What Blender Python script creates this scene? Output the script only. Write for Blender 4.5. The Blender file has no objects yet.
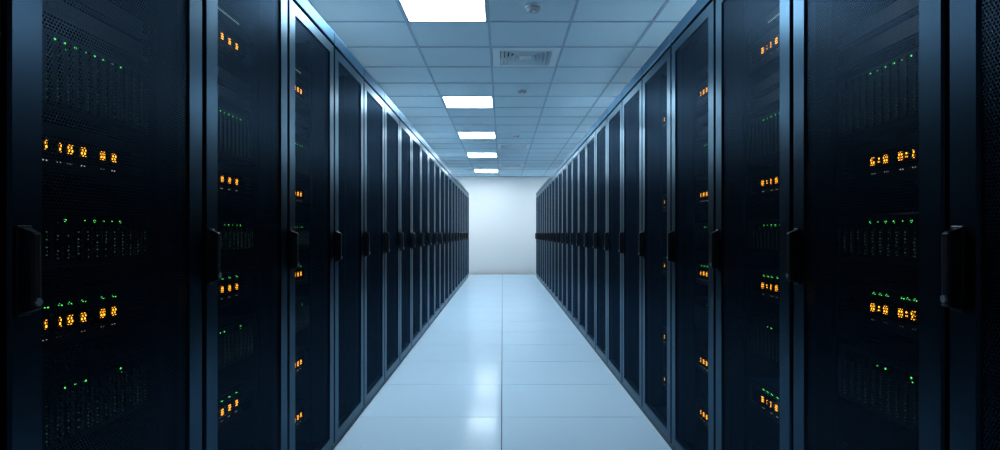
import bpy, bmesh, math, random
from mathutils import Vector, Matrix

S = bpy.context.scene
C = S.collection
rnd = random.Random(7)

# ---------------------------------------------------------------- camera
F_PX, VPX, VPY = 580.0, 502.5, 233.4
cam_d = bpy.data.cameras.new('camera')
cam = bpy.data.objects.new('camera', cam_d)
C.objects.link(cam)
cam.location = (0.0, 0.0, 1.1)
cam.rotation_euler = (math.pi / 2, 0, 0)
cam_d.sensor_width = 36.0
cam_d.lens = 36.0 * F_PX / 1000.0
cam_d.shift_x = -(VPX - 500.0) / 1000.0
cam_d.shift_y = (VPY - 225.0) / 1000.0
cam_d.clip_start = 0.02
S.camera = cam

# ---------------------------------------------------------------- world, exposure, light values
w = bpy.data.worlds.new('world')
S.world = w
w.use_nodes = True
w.node_tree.nodes['Background'].inputs[0].default_value = (0.0, 0.0, 0.0, 1)
w.node_tree.nodes['Background'].inputs[1].default_value = 0.0
S.view_settings.view_transform = 'Standard'
S.view_settings.look = 'None'
S.view_settings.gamma = 1.0
S.view_settings.exposure = 0.0
S.view_settings.use_curve_mapping = False
LIGHT_COL = (0.78, 0.91, 1.0)
LIGHT_STR = 42.0
S.cycles.max_bounces = 8
S.cycles.diffuse_bounces = 5
S.cycles.glossy_bounces = 5
S.cycles.transparent_max_bounces = 12
S.cycles.caustics_reflective = True

# ---------------------------------------------------------------- dimensions
HW = 0.85            # aisle half width
RH = 2.12            # rack height
CEIL = 2.65
WALL_Y = 15.70
BACK_Y = -2.2
ROOM_X = 2.6
TX0, TW = -0.10, 0.60        # ceiling grid
TY0, TD = 4.24, 0.577

# ---------------------------------------------------------------- materials
def mat(name, col, rough=0.5, metal=0.0, spec=0.5, emit=None, estr=0.0):
    m = bpy.data.materials.new(name)
    m.use_nodes = True
    b = m.node_tree.nodes['Principled BSDF']
    b.inputs['Base Color'].default_value = (*col, 1)
    b.inputs['Roughness'].default_value = rough
    b.inputs['Metallic'].default_value = metal
    b.inputs['Specular IOR Level'].default_value = spec
    if emit:
        b.inputs['Emission Color'].default_value = (*emit, 1)
        b.inputs['Emission Strength'].default_value = estr
    return m

def noise_rough(m, lo, hi, scale=8.0, stretch=(1, 1, 1), bump=0.0):
    nt = m.node_tree
    b = nt.nodes['Principled BSDF']
    tc = nt.nodes.new('ShaderNodeTexCoord')
    mp = nt.nodes.new('ShaderNodeMapping')
    mp.inputs['Scale'].default_value = stretch
    nz = nt.nodes.new('ShaderNodeTexNoise')
    nz.inputs['Scale'].default_value = scale
    nz.inputs['Detail'].default_value = 4
    mr = nt.nodes.new('ShaderNodeMapRange')
    mr.inputs['From Min'].default_value = 0.3
    mr.inputs['From Max'].default_value = 0.7
    mr.inputs['To Min'].default_value = lo
    mr.inputs['To Max'].default_value = hi
    nt.links.new(tc.outputs['Object'], mp.inputs['Vector'])
    nt.links.new(mp.outputs['Vector'], nz.inputs['Vector'])
    nt.links.new(nz.outputs['Fac'], mr.inputs['Value'])
    nt.links.new(mr.outputs['Result'], b.inputs['Roughness'])
    if bump:
        bp = nt.nodes.new('ShaderNodeBump')
        bp.inputs['Strength'].default_value = bump
        bp.inputs['Distance'].default_value = 0.002
        nt.links.new(nz.outputs['Fac'], bp.inputs['Height'])
        nt.links.new(bp.outputs['Normal'], b.inputs['Normal'])
    return m

M = {}
M['steel'] = mat('rack_steel', (0.018, 0.036, 0.060), 0.29, 1.0)
M['steel'].node_tree.nodes['Principled BSDF'].inputs['Specular Tint'].default_value = (0.66, 0.80, 0.88, 1)
M['roof'] = mat('rack_roof_steel', (0.03, 0.06, 0.10), 0.36, 1.0)
M['roof'].node_tree.nodes['Principled BSDF'].inputs['Specular Tint'].default_value = (0.55, 0.72, 0.85, 1)
M['bounce_grey'] = noise_rough(mat('rack_top_bounce_grey', (0.14, 0.185, 0.215), 0.6), 0.55, 0.65, 6)
M['black'] = mat('rack_black_plastic', (0.004, 0.007, 0.012), 0.42)
M['handle'] = noise_rough(mat('handle_plastic', (0.006, 0.008, 0.012), 0.3, spec=0.3), 0.25, 0.35, 20)
M['lock'] = mat('lock_chrome', (0.30, 0.33, 0.37), 0.45, 1.0)
M['inner'] = mat('cabinet_inner', (0.004, 0.005, 0.007), 0.8, spec=0.1)
M['chassis'] = mat('server_chassis', (0.003, 0.004, 0.005), 0.5, 0.0, spec=0.05)
M['face'] = noise_rough(mat('server_face', (0.003, 0.004, 0.006), 0.5, 0.0, spec=0.06), 0.35, 0.5, 12)
M['face2'] = noise_rough(mat('server_face_grey', (0.020, 0.026, 0.036), 0.4, 0.0, spec=0.2), 0.35, 0.5, 12)
M['blade'] = mat('blade_grey', (0.07, 0.09, 0.095), 0.4, 0.0, spec=0.2)
M['window'] = mat('display_window', (0.004, 0.004, 0.005), 0.15)
M['amber'] = mat('amber_led', (0.05, 0.02, 0.0), 0.4, emit=(1.0, 0.38, 0.02), estr=3.2)
M['green'] = mat('green_led', (0.0, 0.05, 0.01), 0.4, emit=(0.10, 1.0, 0.16), estr=1.3)
M['white'] = mat('white_led', (0.05, 0.05, 0.05), 0.4, emit=(0.9, 0.85, 0.7), estr=0.4)
M['bar'] = mat('light_bar', (0.05, 0.06, 0.05), 0.4, emit=(0.55, 1.0, 0.8), estr=0.5)
M['dot'] = mat('dim_led', (0.03, 0.05, 0.04), 0.4, emit=(0.3, 0.75, 0.5), estr=0.16)
M['wall'] = noise_rough(mat('wall_paint', (0.775, 0.785, 0.78), 0.45, spec=0.4), 0.40, 0.5, 3)
M['tile'] = noise_rough(mat('ceiling_tile', (0.61, 0.81, 0.92), 0.8, spec=0.2), 0.75, 0.85, 40, bump=0.15)
M['tbar'] = mat('ceiling_tbar', (0.33, 0.50, 0.66), 0.5)
M['trimwhite'] = mat('white_enamel', (0.72, 0.88, 0.97), 0.4)
M['duct'] = mat('duct_dark', (0.006, 0.009, 0.012), 0.8)
M['grey'] = mat('detector_grey', (0.38, 0.45, 0.52), 0.5)
M['panel'] = mat('light_panel', (0.8, 0.8, 0.8), 0.5, emit=LIGHT_COL, estr=LIGHT_STR)

# perforated door sheet: hexagonally packed round holes
def perforated():
    m = bpy.data.materials.new('perforated_sheet')
    m.use_nodes = True
    nt = m.node_tree
    nt.nodes.remove(nt.nodes['Principled BSDF'])
    out = nt.nodes['Material Output']
    N, L = nt.nodes.new, nt.links.new
    P, R = 0.0078, 0.0026
    df = N('ShaderNodeBsdfDiffuse'); df.inputs['Color'].default_value = (0.0025, 0.006, 0.012, 1)
    gl = N('ShaderNodeBsdfGlossy'); gl.inputs['Color'].default_value = (0.35, 0.65, 1.0, 1); gl.inputs['Roughness'].default_value = 0.34
    b = N('ShaderNodeMixShader')
    L(df.outputs[0], b.inputs[1]); L(gl.outputs[0], b.inputs[2])
    Q = P * math.sqrt(3)
    tc = N('ShaderNodeTexCoord')
    sp = N('ShaderNodeSeparateXYZ')
    L(tc.outputs['Object'], sp.inputs[0])
    def mth(op, a, bb=None):
        n = N('ShaderNodeMath'); n.operation = op
        for i, v in enumerate((a, bb)):
            if v is None: continue
            if isinstance(v, (int, float)): n.inputs[i].default_value = v
            else: L(v, n.inputs[i])
        return n.outputs[0]
    fr = N('ShaderNodeFresnel'); fr.inputs['IOR'].default_value = 1.045
    L(mth('ADD', mth('MULTIPLY', fr.outputs[0], 0.22), 0.036), b.inputs[0])
    u = mth('DIVIDE', sp.outputs['Y'], P)
    v = mth('DIVIDE', sp.outputs['Z'], Q)
    def dist(off):
        a = mth('MULTIPLY', mth('SUBTRACT', mth('FRACT', mth('ADD', u, off)), 0.5), P)
        c = mth('MULTIPLY', mth('SUBTRACT', mth('FRACT', mth('ADD', v, off)), 0.5), Q)
        return mth('SQRT', mth('ADD', mth('MULTIPLY', a, a), mth('MULTIPLY', c, c)))
    d = mth('MINIMUM', dist(0.0), dist(0.5))
    hole = mth('LESS_THAN', d, R)
    tr = N('ShaderNodeBsdfTransparent')
    mx = N('ShaderNodeMixShader')
    L(hole, mx.inputs[0]); L(b.outputs[0], mx.inputs[1]); L(tr.outputs[0], mx.inputs[2])
    L(mx.outputs[0], out.inputs['Surface'])
    return m
M['mesh'] = perforated()

# polished raised-floor slabs with thin dark joints
def floor_mat():
    m = mat('floor_slab', (0.59, 0.81, 0.98), 0.2, spec=0.014)
    nt = m.node_tree
    b = nt.nodes['Principled BSDF']
    N, L = nt.nodes.new, nt.links.new
    tc = N('ShaderNodeTexCoord')
    mp = N('ShaderNodeMapping')
    L(tc.outputs['Object'], mp.inputs['Vector'])
    nz = N('ShaderNodeTexNoise'); nz.inputs['Scale'].default_value = 1.6; nz.inputs['Detail'].default_value = 5
    L(mp.outputs['Vector'], nz.inputs['Vector'])
    cr = N('ShaderNodeMapRange')
    cr.inputs['From Min'].default_value = 0.3; cr.inputs['From Max'].default_value = 0.7
    cr.inputs['To Min'].default_value = 0.12; cr.inputs['To Max'].default_value = 0.15
    L(nz.outputs['Fac'], cr.inputs['Value'])
    L(cr.outputs['Result'], b.inputs['Roughness'])
    return m
M['floor'] = floor_mat()
M['joint'] = mat('floor_joint', (0.03, 0.06, 0.10), 0.7)

# ---------------------------------------------------------------- mesh helpers
def box(bm, x0, x1, y0, y1, z0, z1, bev=0.0, seg=2):
    r = bmesh.ops.create_cube(bm, size=1.0)
    vs = r['verts']
    for v in vs:
        v.co.x = x0 + (v.co.x + 0.5) * (x1 - x0)
        v.co.y = y0 + (v.co.y + 0.5) * (y1 - y0)
        v.co.z = z0 + (v.co.z + 0.5) * (z1 - z0)
    if bev:
        es = list({e for v in vs for e in v.link_edges})
        bmesh.ops.bevel(bm, geom=es, offset=bev, segments=seg, affect='EDGES', profile=0.5)

def tube(bm, p, axis, r0, r1, length, n=24):
    """capped cone frustum starting at p along axis"""
    rot = Vector((0, 0, 1)).rotation_difference(Vector(axis)).to_matrix().to_4x4()
    mtx = Matrix.Translation(Vector(p) + Vector(axis) * (length / 2)) @ rot
    bmesh.ops.create_cone(bm, cap_ends=True, segments=n, radius1=r0, radius2=r1, depth=length, matrix=mtx)

def obj(name, bm, material, parent=None, smooth=False):
    bmesh.ops.recalc_face_normals(bm, faces=bm.faces)
    me = bpy.data.meshes.new(name)
    bm.to_mesh(me); bm.free()
    me.materials.append(material)
    if smooth:
        for p in me.polygons: p.use_smooth = True
    o = bpy.data.objects.new(name, me)
    C.objects.link(o)
    if parent is not None: o.parent = parent
    return o

def tag(o, label, cat, group=None):
    o['label'] = label; o['category'] = cat
    if group: o['group'] = group
    return o

def thing(name, label, cat, loc=(0, 0, 0), rz=0.0, group=None):
    o = bpy.data.objects.new(name, None)
    o.empty_display_size = 0.1
    C.objects.link(o)
    o.location = loc; o.rotation_euler = (0, 0, rz)
    return tag(o, label, cat, group)

def dup(root, label, loc, rz=0.0, sy=1.0):
    r = root.copy(); C.objects.link(r)
    r.location = loc; r.rotation_euler = (0, 0, rz); r.scale = (1, sy, 1)
    r['label'] = label
    for ch in list(root.children):
        c = ch.copy(); C.objects.link(c); c.parent = r
        for g in list(ch.children):
            d = g.copy(); C.objects.link(d); d.parent = c
    return r

def struct(name, bm, material):
    o = obj(name, bm, material)
    o['kind'] = 'structure'
    return o

# ---------------------------------------------------------------- room shell
# floor slabs, real joints between them
JX, FW = -0.005, 0.90
JY, FD = 3.475, 0.752
bm = bmesh.new()
g = 0.0025
xs = [JX + FW * k for k in range(-3, 4)]
ys = [JY + FD * k for k in range(-8, 17)]
for i in range(len(xs) - 1):
    for j in range(len(ys) - 1):
        x0, x1 = max(xs[i], -ROOM_X), min(xs[i + 1], ROOM_X)
        y0, y1 = max(ys[j], BACK_Y), min(ys[j + 1], WALL_Y)
        if x1 - x0 < 0.02 or y1 - y0 < 0.02: continue
        box(bm, x0 + g, x1 - g, y0 + g, y1 - g, -0.04, 0.0, 0.0012, 1)
struct('floor', bm, M['floor'])
bm = bmesh.new(); box(bm, -ROOM_X, ROOM_X, BACK_Y, WALL_Y, -0.1, -0.006)
struct('floor_base', bm, M['joint'])

bm = bmesh.new(); box(bm, -ROOM_X - .1, ROOM_X + .1, WALL_Y, WALL_Y + .12, -0.1, CEIL + .25)
struct('wall_back', bm, M['wall'])
bm = bmesh.new(); box(bm, -ROOM_X - .1, ROOM_X + .1, BACK_Y - .12, BACK_Y, -0.1, CEIL + .25)
struct('wall_front', bm, M['wall'])
bm = bmesh.new(); box(bm, -ROOM_X - .12, -ROOM_X, BACK_Y - .1, WALL_Y + .1, -0.1, CEIL + .25)
struct('wall_left', bm, M['wall'])
bm = bmesh.new(); box(bm, ROOM_X, ROOM_X + .12, BACK_Y - .1, WALL_Y + .1, -0.1, CEIL + .25)
struct('wall_right', bm, M['wall'])

LIGHT_CELLS = [-1, 4, 8, 12, 17]       # rows of the grid (k) that hold a light, in the column left of the centre
VENT_CELLS = [1, 10, 15]               # rows that hold a diffuser, in the centre column
def cell_y(k): return TY0 + TD * k
bm = bmesh.new()
bg = bmesh.new()
kx = range(-5, 6); ky = range(-12, 21)
for i in kx:
    for k in ky:
        if (i in (-1, -4, 3) and k in LIGHT_CELLS) or (i == 0 and k in VENT_CELLS): continue
        x0, x1 = max(TX0 + TW * i, -ROOM_X), min(TX0 + TW * (i + 1), ROOM_X)
        y0, y1 = max(cell_y(k), BACK_Y), min(cell_y(k + 1), WALL_Y)
        if x1 - x0 < 0.03 or y1 - y0 < 0.03: continue
        box(bm, x0 + .002, x1 - .002, y0 + .002, y1 - .002, CEIL, CEIL + 0.018)
struct('ceiling', bm, M['tile'])
for i in range(-4, 6):
    x = TX0 + TW * i
    if abs(x) < ROOM_X - .02: box(bg, x - .009, x + .009, BACK_Y, WALL_Y, CEIL - .007, CEIL + .03)
for k in range(-11, 21):
    y = cell_y(k)
    if BACK_Y + .02 < y < WALL_Y - .02: box(bg, -ROOM_X, ROOM_X, y - .008, y + .008, CEIL - .006, CEIL + .03)
struct('trim_1', bg, M['tbar'])
bm = bmesh.new(); box(bm, -ROOM_X, ROOM_X, BACK_Y, WALL_Y, CEIL + .22, CEIL + .26)
struct('ceiling_slab', bm, M['duct'])
bm = bmesh.new()
box(bm, -ROOM_X, ROOM_X, WALL_Y - .02, WALL_Y, CEIL - .022, CEIL - .001)
struct('trim_2', bm, M['tbar'])

# ---------------------------------------------------------------- ceiling lights
def make_light():
    t = thing('ceiling_light', '', 'ceiling light', group='square ceiling light panels')
    hx, hy = TW / 2 - .014, TD / 2 - .016
    bm = bmesh.new()
    for (a, b_, c, d) in ((-hx, hx, -hy, -hy + .014), (-hx, hx, hy - .014, hy), (-hx, -hx + .014, -hy + .014, hy - .014), (hx - .014, hx, -hy + .014, hy - .014)):
        box(bm, a, b_, c, d, -.006, .03, .0015, 1)
    obj('frame', bm, M['trimwhite'], t)
    bm = bmesh.new(); box(bm, -hx + .012, hx - .012, -hy + .012, hy - .012, -.008, .02, .003, 2)
    obj('diffuser', bm, M['panel'], t)
    return t
LL = ['largest ceiling light panel, nearest the camera and cut by the top edge',
      'second glowing ceiling light panel, beyond the square air vent',
      'third glowing ceiling light panel from the camera, middle one of five',
      'fourth glowing ceiling light panel from the camera, small',
      'smallest and farthest ceiling light panel, close to the back wall']
ORD5 = ['first', 'second', 'third', 'fourth', 'fifth']
proto = make_light()
for n, k in enumerate(LIGHT_CELLS):
    loc = (TX0 - TW / 2, cell_y(k) + TD / 2, CEIL)
    if n == 0: proto.location = loc; proto['label'] = LL[0]
    else: dup(proto, LL[n], loc)
    # added panels, unseen behind both rows, put in to brighten the ceiling
    dup(proto, f'added ceiling light panel, unseen, over the corridor behind the left row, {ORD5[n]} from camera', (TX0 - TW * 3.5, loc[1], CEIL))
    dup(proto, f'added ceiling light panel, unseen, over the corridor behind the right row, {ORD5[n]} from camera', (TX0 + TW * 3.5, loc[1], CEIL))

# ---------------------------------------------------------------- air diffusers
def ring(bm, ho, zo, hi, zi, th=.0025):
    """one sloped square louvre: outer half size ho at height zo, inner half size hi at zi"""
    co = []
    for (h, z) in ((ho, zo), (hi, zi), (hi, zi + th), (ho, zo + th)):
        co.append([bm.verts.new((sx * h, sy * h * TD / TW, z)) for sx, sy in ((-1, -1), (1, -1), (1, 1), (-1, 1))])
    for a in range(4):
        A, B = co[a], co[(a + 1) % 4]
        for q in range(4):
            bm.faces.new((A[q], A[(q + 1) % 4], B[(q + 1) % 4], B[q]))
def make_vent():
    t = thing('air_vent', '', 'air vent', group='square ceiling air vents')
    bm = bmesh.new()
    H = TW / 2 - .012
    ring(bm, H, -.004, .222, -.010, .006)
    for (a, b_, c, d) in ((-.225, .225, -.217, -.213), (-.225, .225, .213, .217), (-.225, -.221, -.213, .213), (.221, .225, -.213, .213)):
        box(bm, a, b_, c, d, -.008, .06)
    obj('frame', bm, M['trimwhite'], t)
    for s in (.212, .178, .144, .110, .076):
        bm = bmesh.new()
        ring(bm, s, -.009, s - .007, -.009, .002)
        ring(bm, s - .007, -.009, s - .026, .048, .002)
        obj('louver', bm, M['trimwhite'], t)
    bm = bmesh.new(); box(bm, -.05, .05, -.048, .048, -.006, -.002, .001, 1)
    obj('center_plate', bm, M['trimwhite'], t)
    bm = bmesh.new(); box(bm, -.235, .235, -.226, .226, .075, .16)
    obj('duct_box', bm, M['duct'], t)
    return t
VL = ['square louvered air vent nearest the camera, right of the light panels',
      'far square air vent just beyond the third smoke detector',
      'farthest square air vent, close to the back wall']
proto = make_vent()
for n, k in enumerate(VENT_CELLS):
    loc = (TX0 + TW / 2, cell_y(k) + TD / 2, CEIL)
    if n == 0: proto.location = loc; proto['label'] = VL[0]
    else: dup(proto, VL[n], loc)

# ---------------------------------------------------------------- smoke detectors
def make_detector():
    t = thing('smoke_detector', '', 'smoke detector', group='round ceiling smoke detectors')
    bm = bmesh.new(); tube(bm, (0, 0, .0), (0, 0, -1), .060, .058, .014, 40)
    obj('base', bm, M['trimwhite'], t)
    bm = bmesh.new()
    tube(bm, (0, 0, -.014), (0, 0, -1), .050, .050, .012, 40)
    tube(bm, (0, 0, -.026), (0, 0, -1), .050, .036, .012, 40)
    obj('cover', bm, M['grey'], t)
    bm = bmesh.new(); tube(bm, (0, 0, -.038), (0, 0, -1), .014, .010, .004, 20)
    obj('sensor_cap', bm, M['trimwhite'], t)
    return t
DL = ['round smoke detector nearest the camera, right of the largest light panel',
      'round smoke detector on the ceiling between the near and far air vents',
      'farthest small round smoke detector, just before the far air vent']
proto = make_detector()
for n, k in enumerate((-1, 3, 8)):
    loc = (TX0 + TW / 2 + .012, cell_y(k) + TD / 2, CEIL)
    if n == 0: proto.location = loc; proto['label'] = DL[0]
    else: dup(proto, DL[n], loc)

# ---------------------------------------------------------------- server racks (local: front at x=0 facing +x, width along +y)
RW = 0.62
def make_rack():
    t = thing('server_rack', '', 'server rack', group='black server racks along the aisle')
    G = .003
    # cabinet shell
    bm = bmesh.new()
    box(bm, -1.0, -.034, G, .022, .04, RH - .06)
    box(bm, -1.0, -.034, RW - .022, RW - G, .04, RH - .06)
    box(bm, -1.0, -.985, .022, RW - .022, .04, RH - .06)
    box(bm, -.985, -.034, .022, RW - .022, .04, .055)
    for y in (.022, RW - .046):                       # mounting rails
        box(bm, -.125, -.105, y, y + .024, .055, RH - .06)
    obj('cabinet', bm, M['inner'], t)
    bm = bmesh.new()
    box(bm, -1.0, 0.0, G * .3, RW - G * .3, RH - .064, RH, .006, 3)
    obj('roof_panel', bm, M['roof'], t)
    bm = bmesh.new(); box(bm, -.99, -.03, .012, RW - .012, RH - .002, RH + .004, .002, 1)
    obj('bounce_cover', bm, M['bounce_grey'], t)  # added cover on the unseen rack top, its grey bounces light to the ceiling
    bm = bmesh.new()
    box(bm, -1.0, -.012, G, RW - G, 0.0, .04)
    obj('plinth', bm, M['black'], t)
    # door
    z0, z1 = .036, RH - .074
    y0, y1 = .007, RW - .007
    SW, TR = .071, .055
    bm = bmesh.new()
    def prism(pts_outer, pts_inner):
        pass
    # mitred ring with thickness and softened inner edge
    def loop(iy0, iy1, iz0, iz1, x):
        return [bm.verts.new((x, a, b)) for a, b in ((iy0, iz0), (iy1, iz0), (iy1, iz1), (iy0, iz1))]
    bvl = .005
    loops = [loop(y0, y1, z0, z1, -.030),
             loop(y0, y1, z0, z1, -bvl),
             loop(y0 + bvl, y1 - bvl, z0 + bvl, z1 - bvl, 0.0),
             loop(y0 + SW - bvl, y1 - SW + bvl, z0 + TR - bvl, z1 - TR + bvl, 0.0),
             loop(y0 + SW, y1 - SW, z0 + TR, z1 - TR, -bvl),
             loop(y0 + SW, y1 - SW, z0 + TR, z1 - TR, -.030)]
    for a in range(6):
        A, B = loops[a], loops[(a + 1) % 6]
        for q in range(4):
            bm.faces.new((A[q], A[(q + 1) % 4], B[(q + 1) % 4], B[q]))
    d = obj('door', bm, M['steel'], t)
    bm = bmesh.new()
    vs = [bm.verts.new((-.006, a, b)) for a, b in ((y0 + SW - .002, z0 + TR - .002), (y1 - SW + .002, z0 + TR - .002), (y1 - SW + .002, z1 - TR + .002), (y0 + SW - .002, z1 - TR + .002))]
    bm.faces.new(vs)
    obj('perforated_panel', bm, M['mesh'], d)
    # swing handle: base plate, raised lever, chamfered top
    bm = bmesh.new()
    box(bm, -.001, .004, .018, .048, .954, 1.114, .0015, 2)
    hs = bm.verts[:]
    pts = [(.003, .021, .958), (.003, .045, .958), (.026, .024, .964), (.026, .042, .964),
           (.003, .021, 1.111), (.003, .045, 1.111), (.026, .024, 1.101), (.026, .042, 1.101)]
    v = [bm.verts.new(p) for p in pts]
    for f in ((0, 1, 5, 4), (2, 6, 7, 3), (0, 4, 6, 2), (1, 3, 7, 5), (4, 5, 7, 6), (0, 2, 3, 1)):
        bm.faces.new([v[i] for i in f])
    bmesh.ops.recalc_face_normals(bm, faces=bm.faces)
    es = list({e for q in v for e in q.link_edges})
    bmesh.ops.bevel(bm, geom=es, offset=.003, segments=2, affect='EDGES', profile=0.5)
    obj('handle', bm, M['handle'], d)
    bm = bmesh.new(); tube(bm, (.0255, .033, .978), (1, 0, 0), .0075, .0068, .004, 20)
    obj('lock', bm, M['lock'], d)
    return t

LEFT = [0.360, 0.993, 1.654, 2.304, 2.933, 3.560, 4.185]
while LEFT[-1] < 14.4: LEFT.append(LEFT[-1] + (14.70 - 4.185) / 17)
RIGHT = [0.500, 1.114, 1.706, 2.325, 2.926, 3.534, 4.125]
while RIGHT[-1] < 14.4: RIGHT.append(RIGHT[-1] + (14.70 - 4.125) / 18)
ORD = ['first', 'second', 'third', 'fourth', 'fifth', 'sixth', 'seventh', 'eighth', 'ninth', 'tenth', 'eleventh', 'twelfth', 'thirteenth']
def rack_label(side, i, n):
    if i == 0: return f'black server rack cut off by the {side} picture edge, beside the {side} foreground rack'
    if i == 1: return f'black server rack with the nearest whole mesh door, {side} foreground'
    if i <= 11: return f'black server rack, {ORD[i - 1]} whole mesh door from the camera, {side} row'
    return f'black server rack, {ORD[n - 1 - i]} from the back wall, {side} row'
proto = make_rack()
used = False
for side, edges in (('left', LEFT), ('right', RIGHT)):
    n = len(edges) - 1
    for i in range(n):
        wd = edges[i + 1] - edges[i]
        if side == 'left': loc, rz = (-HW, edges[i], 0), 0.0
        else: loc, rz = (HW, edges[i + 1], 0), math.pi
        lab = rack_label(side, i, n)
        if not used:
            used = True
            proto.location = loc; proto.rotation_euler = (0, 0, rz); proto.scale = (1, wd / RW, 1); proto['label'] = lab
        else:
            dup(proto, lab, loc, rz, wd / RW)

# ---------------------------------------------------------------- rack equipment (local: front face at x=0, centred on y=0, base z=0)
SEG = {'0': 'abcdef', '1': 'bc', '3': 'abcdg', '5': 'afgcd', '6': 'afgecd', '8': 'abcdefg', '9': 'abcdfg', 'E': 'afged', 'C': 'afed'}
def glyph(bm, ch, y, z, wd=.0128, h=.0195, th=.0032, x=.0005):
    if ch == ':':
        for zz in (z + h * .28, z + h * .72):
            box(bm, x, x + .002, y - .0018, y + .0018, zz - .0018, zz + .0018)
        return
    a, b_ = y - wd / 2, y + wd / 2
    m_ = z + h / 2
    R = {'a': (a, b_, z + h - th, z + h), 'd': (a, b_, z, z + th), 'g': (a, b_, m_ - th / 2, m_ + th / 2),
         'f': (a, a + th, m_ + .001, z + h - th - .001), 'b': (b_ - th, b_, m_ + .001, z + h - th - .001),
         'e': (a, a + th, z + th + .001, m_ - .001), 'c': (b_ - th, b_, z + th + .001, m_ - .001)}
    if ch == '1': R = {'b': (y - th / 2, y + th / 2, m_ + .001, z + h), 'c': (y - th / 2, y + th / 2, z, m_ - .001)}
    for s in SEG[ch]:
        p = R[s]
        box(bm, x, x + .002, *p)
def led(bm, y, z, r=.0022, x=0.0):
    tube(bm, (x, y, z), (1, 0, 0), r, r * .7, .0025, 10)

EW, ED = .45, .70
def shell(t, h, face='face'):
    bm = bmesh.new(); box(bm, -ED, -.018, -EW / 2, EW / 2, 0, h)
    obj('chassis', bm, M['chassis'], t)
    bm = bmesh.new(); box(bm, -.0178, -.002, -EW / 2 - .012, EW / 2 + .012, .001, h - .001, .003, 2)
    return obj('faceplate', bm, M[face], t)

def make_display_server(text, greens, h=.105):
    """text: list of (character, y)"""
    t = thing('display_server', '', 'server', group='rack servers with amber digit displays')
    f = shell(t, h)
    bm = bmesh.new(); box(bm, -.0025, .0002, -.19, .16, .032, .078, .002, 1)
    obj('display_window', bm, M['window'], t)
    for ch, y in text:
        bm = bmesh.new(); glyph(bm, ch, y, .0455)
        obj('digit' if ch != ':' else 'colon', bm, M['amber'], t)
    for ch, y in text:
        if ch == ':': continue
        bm = bmesh.new()
        led(bm, y - .004, .024, .0017, -.002); led(bm, y + .005, .024, .0017, -.002)
        obj('status_light', bm, M['white'], t)
    if greens:
        for ch, y in text:
            bm = bmesh.new(); led(bm, y, .092, .0028, -.002); led(bm, y + .008, .090, .0016, -.002)
            obj('green_light', bm, M['green'], t)
    # ventilation grille slots at both ends of the faceplate
    bm = bmesh.new()
    for s in (-1, 1):
        for k in range(5):
            box(bm, -.0025, -.0012, s * .185 - .03, s * .185 + .03, .022 + k * .013, .027 + k * .013)
    obj('grille', bm, M['black'], f)
    return t

def make_blade_chassis(h, nb, lit):
    t = thing('blade_chassis', '', 'server', group='rack units with a row of green lights')
    shell(t, h)
    pitch = .42 / nb
    for k in range(nb):
        y = -.21 + pitch * (k + .5)
        bm = bmesh.new()
        box(bm, -.002, .008, y - pitch * .43, y + pitch * .43, .012, h - .012, .002, 1)
        b = obj('blade', bm, M['face'], t)
        bm = bmesh.new()
        box(bm, .008, .014, y - pitch * .40, y - pitch * .32, .02, h - .035, .001, 1)
        obj('pull_strip', bm, M['blade'], b)
        bm = bmesh.new()
        for q in range(int((h - .06) / .008)):
            if rnd.random() < .8: led(bm, y + pitch * .3, .022 + q * .008, .0011, .0078)
        obj('port_light', bm, M['dot'], b)
        if k in lit:
            bm = bmesh.new(); led(bm, y, h - .022, .0034 if lit[k] else .0022, .0078)
            if lit[k] == 2: led(bm, y + .003, h - .033, .0022, .0078)
            obj('green_light', bm, M['green'], b)
    return t

def make_plain_server(h):
    t = thing('plain_server', '', 'server', group='plain rack servers')
    f = shell(t, h, 'face2')
    for s in (-1, 1):
        bm = bmesh.new()
        box(bm, -.002, .012, s * .215 - .006, s * .215 + .006, .008, h - .008, .002, 1)
        obj('ear', bm, M['chassis'], t)
    bm = bmesh.new()
    for k in range(12):
        box(bm, -.0025, -.0012, -.17 + k * .029, -.15 + k * .029, h * .35, h * .65)
    obj('grille', bm, M['black'], f)
    return t

def make_bar_server(h):
    t = thing('storage_server', '', 'server', group='rack servers with a light bar')
    shell(t, h)
    bm = bmesh.new(); box(bm, -.003, .001, -.06, .115, h * .45, h * .45 + .005, .001, 1)
    obj('light_bar', bm, M['bar'], t)
    for k in range(6):
        bm = bmesh.new(); box(bm, -.003, .004, -.2 + k * .067, -.14 + k * .067, .006, h * .4, .001, 1)
        obj('drive_bay', bm, M['chassis'], t)
    return t

T_L = [('1', -.118), ('1', -.079), ('8', -.050), ('8', -.010), ('8', .053), ('8', .093)]
T_R = [('6', -.077), (':', -.052), ('0', -.027), ('0', .027), (':', .048), ('1', .071)]
T_R2 = [('8', -.077), (':', -.052), ('0', -.027), ('0', .027), (':', .048), ('E', .071)]
T_B = [('8', -.080), ('8', -.015), ('8', .038), ('8', .092)]
T_C = [('8', -.050), ('8', .030), ('8', .072), ('8', .112)]
T_RB = [('8', -.100), (':', -.066), ('1', -.035), ('8', .006), ('8', .060)]
T_RC = [('1', -.150), ('8', -.110), ('8', -.070), ('8', .020)]
T_D = [('1', -.168), ('8', -.02), ('1', .06)]

def place(proto, label, side, start, end, z):
    mid = (start + end) / 2
    if side == 'left': return dup(proto, label, (-HW - .10, mid, z), 0.0)
    return dup(proto, label, (HW + .10, mid, z), math.pi)

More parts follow.
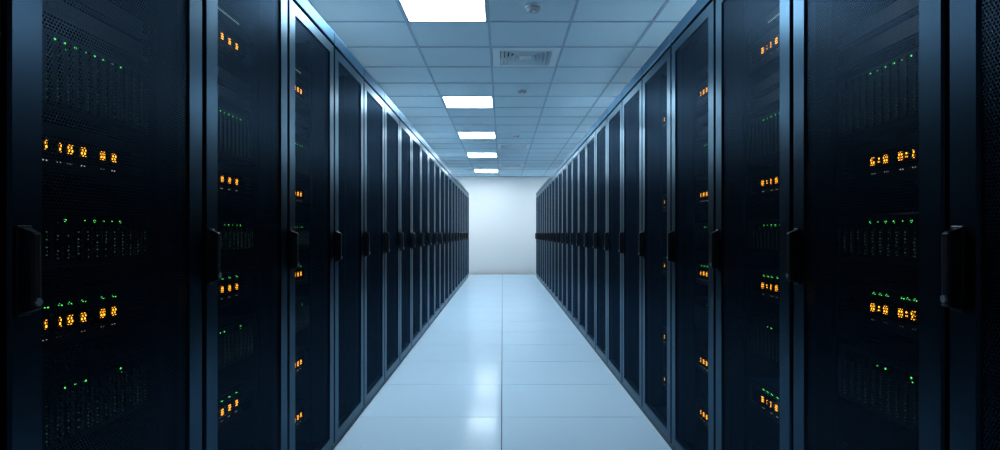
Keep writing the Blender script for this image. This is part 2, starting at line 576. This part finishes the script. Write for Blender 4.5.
protos = {
    'dl': make_display_server(T_L, False), 'dlg': make_display_server(T_L, True),
    'dr': make_display_server(T_R, False), 'drg': make_display_server(T_R2, True),
    'lb': make_display_server(T_B, False), 'lbg': make_display_server(T_B, True),
    'lc': make_display_server(T_C, False), 'lcg': make_display_server(T_C, True),
    'rb': make_display_server(T_RB, False), 'rbg': make_display_server(T_RB, True),
    'rc': make_display_server(T_RC, False), 'rcg': make_display_server(T_RC, True),
    'dd': make_display_server(T_D, False),
    'blleft': make_blade_chassis(.17, 14, {3: 1, 4: 2, 5: 1, 6: 0, 7: 1, 8: 1, 9: 0, 10: 1}),
    'swleft': make_blade_chassis(.125, 14, {4: 1, 6: 0, 7: 1, 8: 0, 9: 0, 10: 1}),
    'loleft': make_blade_chassis(.15, 14, {4: 0, 5: 0, 6: 1, 10: 2}),
    'blright': make_blade_chassis(.17, 14, {4: 1, 5: 0, 6: 1, 7: 1, 8: 0, 9: 1}),
    'swright': make_blade_chassis(.125, 14, {4: 1, 5: 0, 6: 1, 7: 1, 8: 0, 9: 1}),
    'loright': make_blade_chassis(.15, 14, {5: 0, 6: 1, 9: 2}),
    'ps': make_plain_server(.044), 'bar': make_bar_server(.06),
}
WHO = {('left', 1): 'the nearest left rack', ('left', 2): 'the second left rack', ('left', 3): 'the third left rack',
       ('right', 1): 'the nearest right rack', ('right', 2): 'the second right rack', ('right', 3): 'the third right rack',
       ('right', 4): 'the fourth right rack'}
for (side, i), who in WHO.items():
    edges = LEFT if side == 'left' else RIGHT
    a, b = edges[i], edges[i + 1]
    near = i == 1
    dsp = {('left', 1): ('dl', 'dlg'), ('left', 2): ('lb', 'lbg'), ('left', 3): ('lc', 'lcg'), ('right', 1): ('dr', 'drg'),
           ('right', 2): ('rb', 'rbg'), ('right', 3): ('rc', 'rcg'), ('right', 4): ('dd', 'dd')}[(side, i)]
    items = []
    if not near:
        items.append((dsp[0], .190, f'server with amber digits just above the floor in {who}'))
        items.append((dsp[0], 1.712, f'server with amber digits near the top of {who}'))
        if i != 4: items.append(('bar', 1.825, f'server with a pale light bar at the top of {who}'))
    if not near or side == 'right':
        items.append((dsp[1] if i == 2 else dsp[0], .440, f'server with amber digits at knee height in {who}'))
    items.append((dsp[1], .855, f'server with amber digits just below handle height in {who}'))
    items.append((dsp[0], 1.229, f'server with amber digits above handle height in {who}'))
    if i != 4:
        items.append(('lo' + side, .640, f'dark blade unit with few green lights low in {who}'))
        items.append(('sw' + side, 1.025, f'unit with a row of green lights at handle height in {who}'))
        items.append(('bl' + side, 1.360, f'tall blade unit with green lights in the upper half of {who}'))
        items.append(('ps', 1.560, f'plain grey server, lower of two above the blade unit in {who}'))
        items.append(('ps', 1.620, f'plain grey server, upper of two above the blade unit in {who}'))
    for key, z, lab in items:
        place(protos[key], lab, side, a, b, z)
for p in protos.values():          # the patterns themselves are not part of the room
    for ch in list(p.children):
        for gch in list(ch.children): bpy.data.objects.remove(gch)
        bpy.data.objects.remove(ch)
    bpy.data.objects.remove(p)
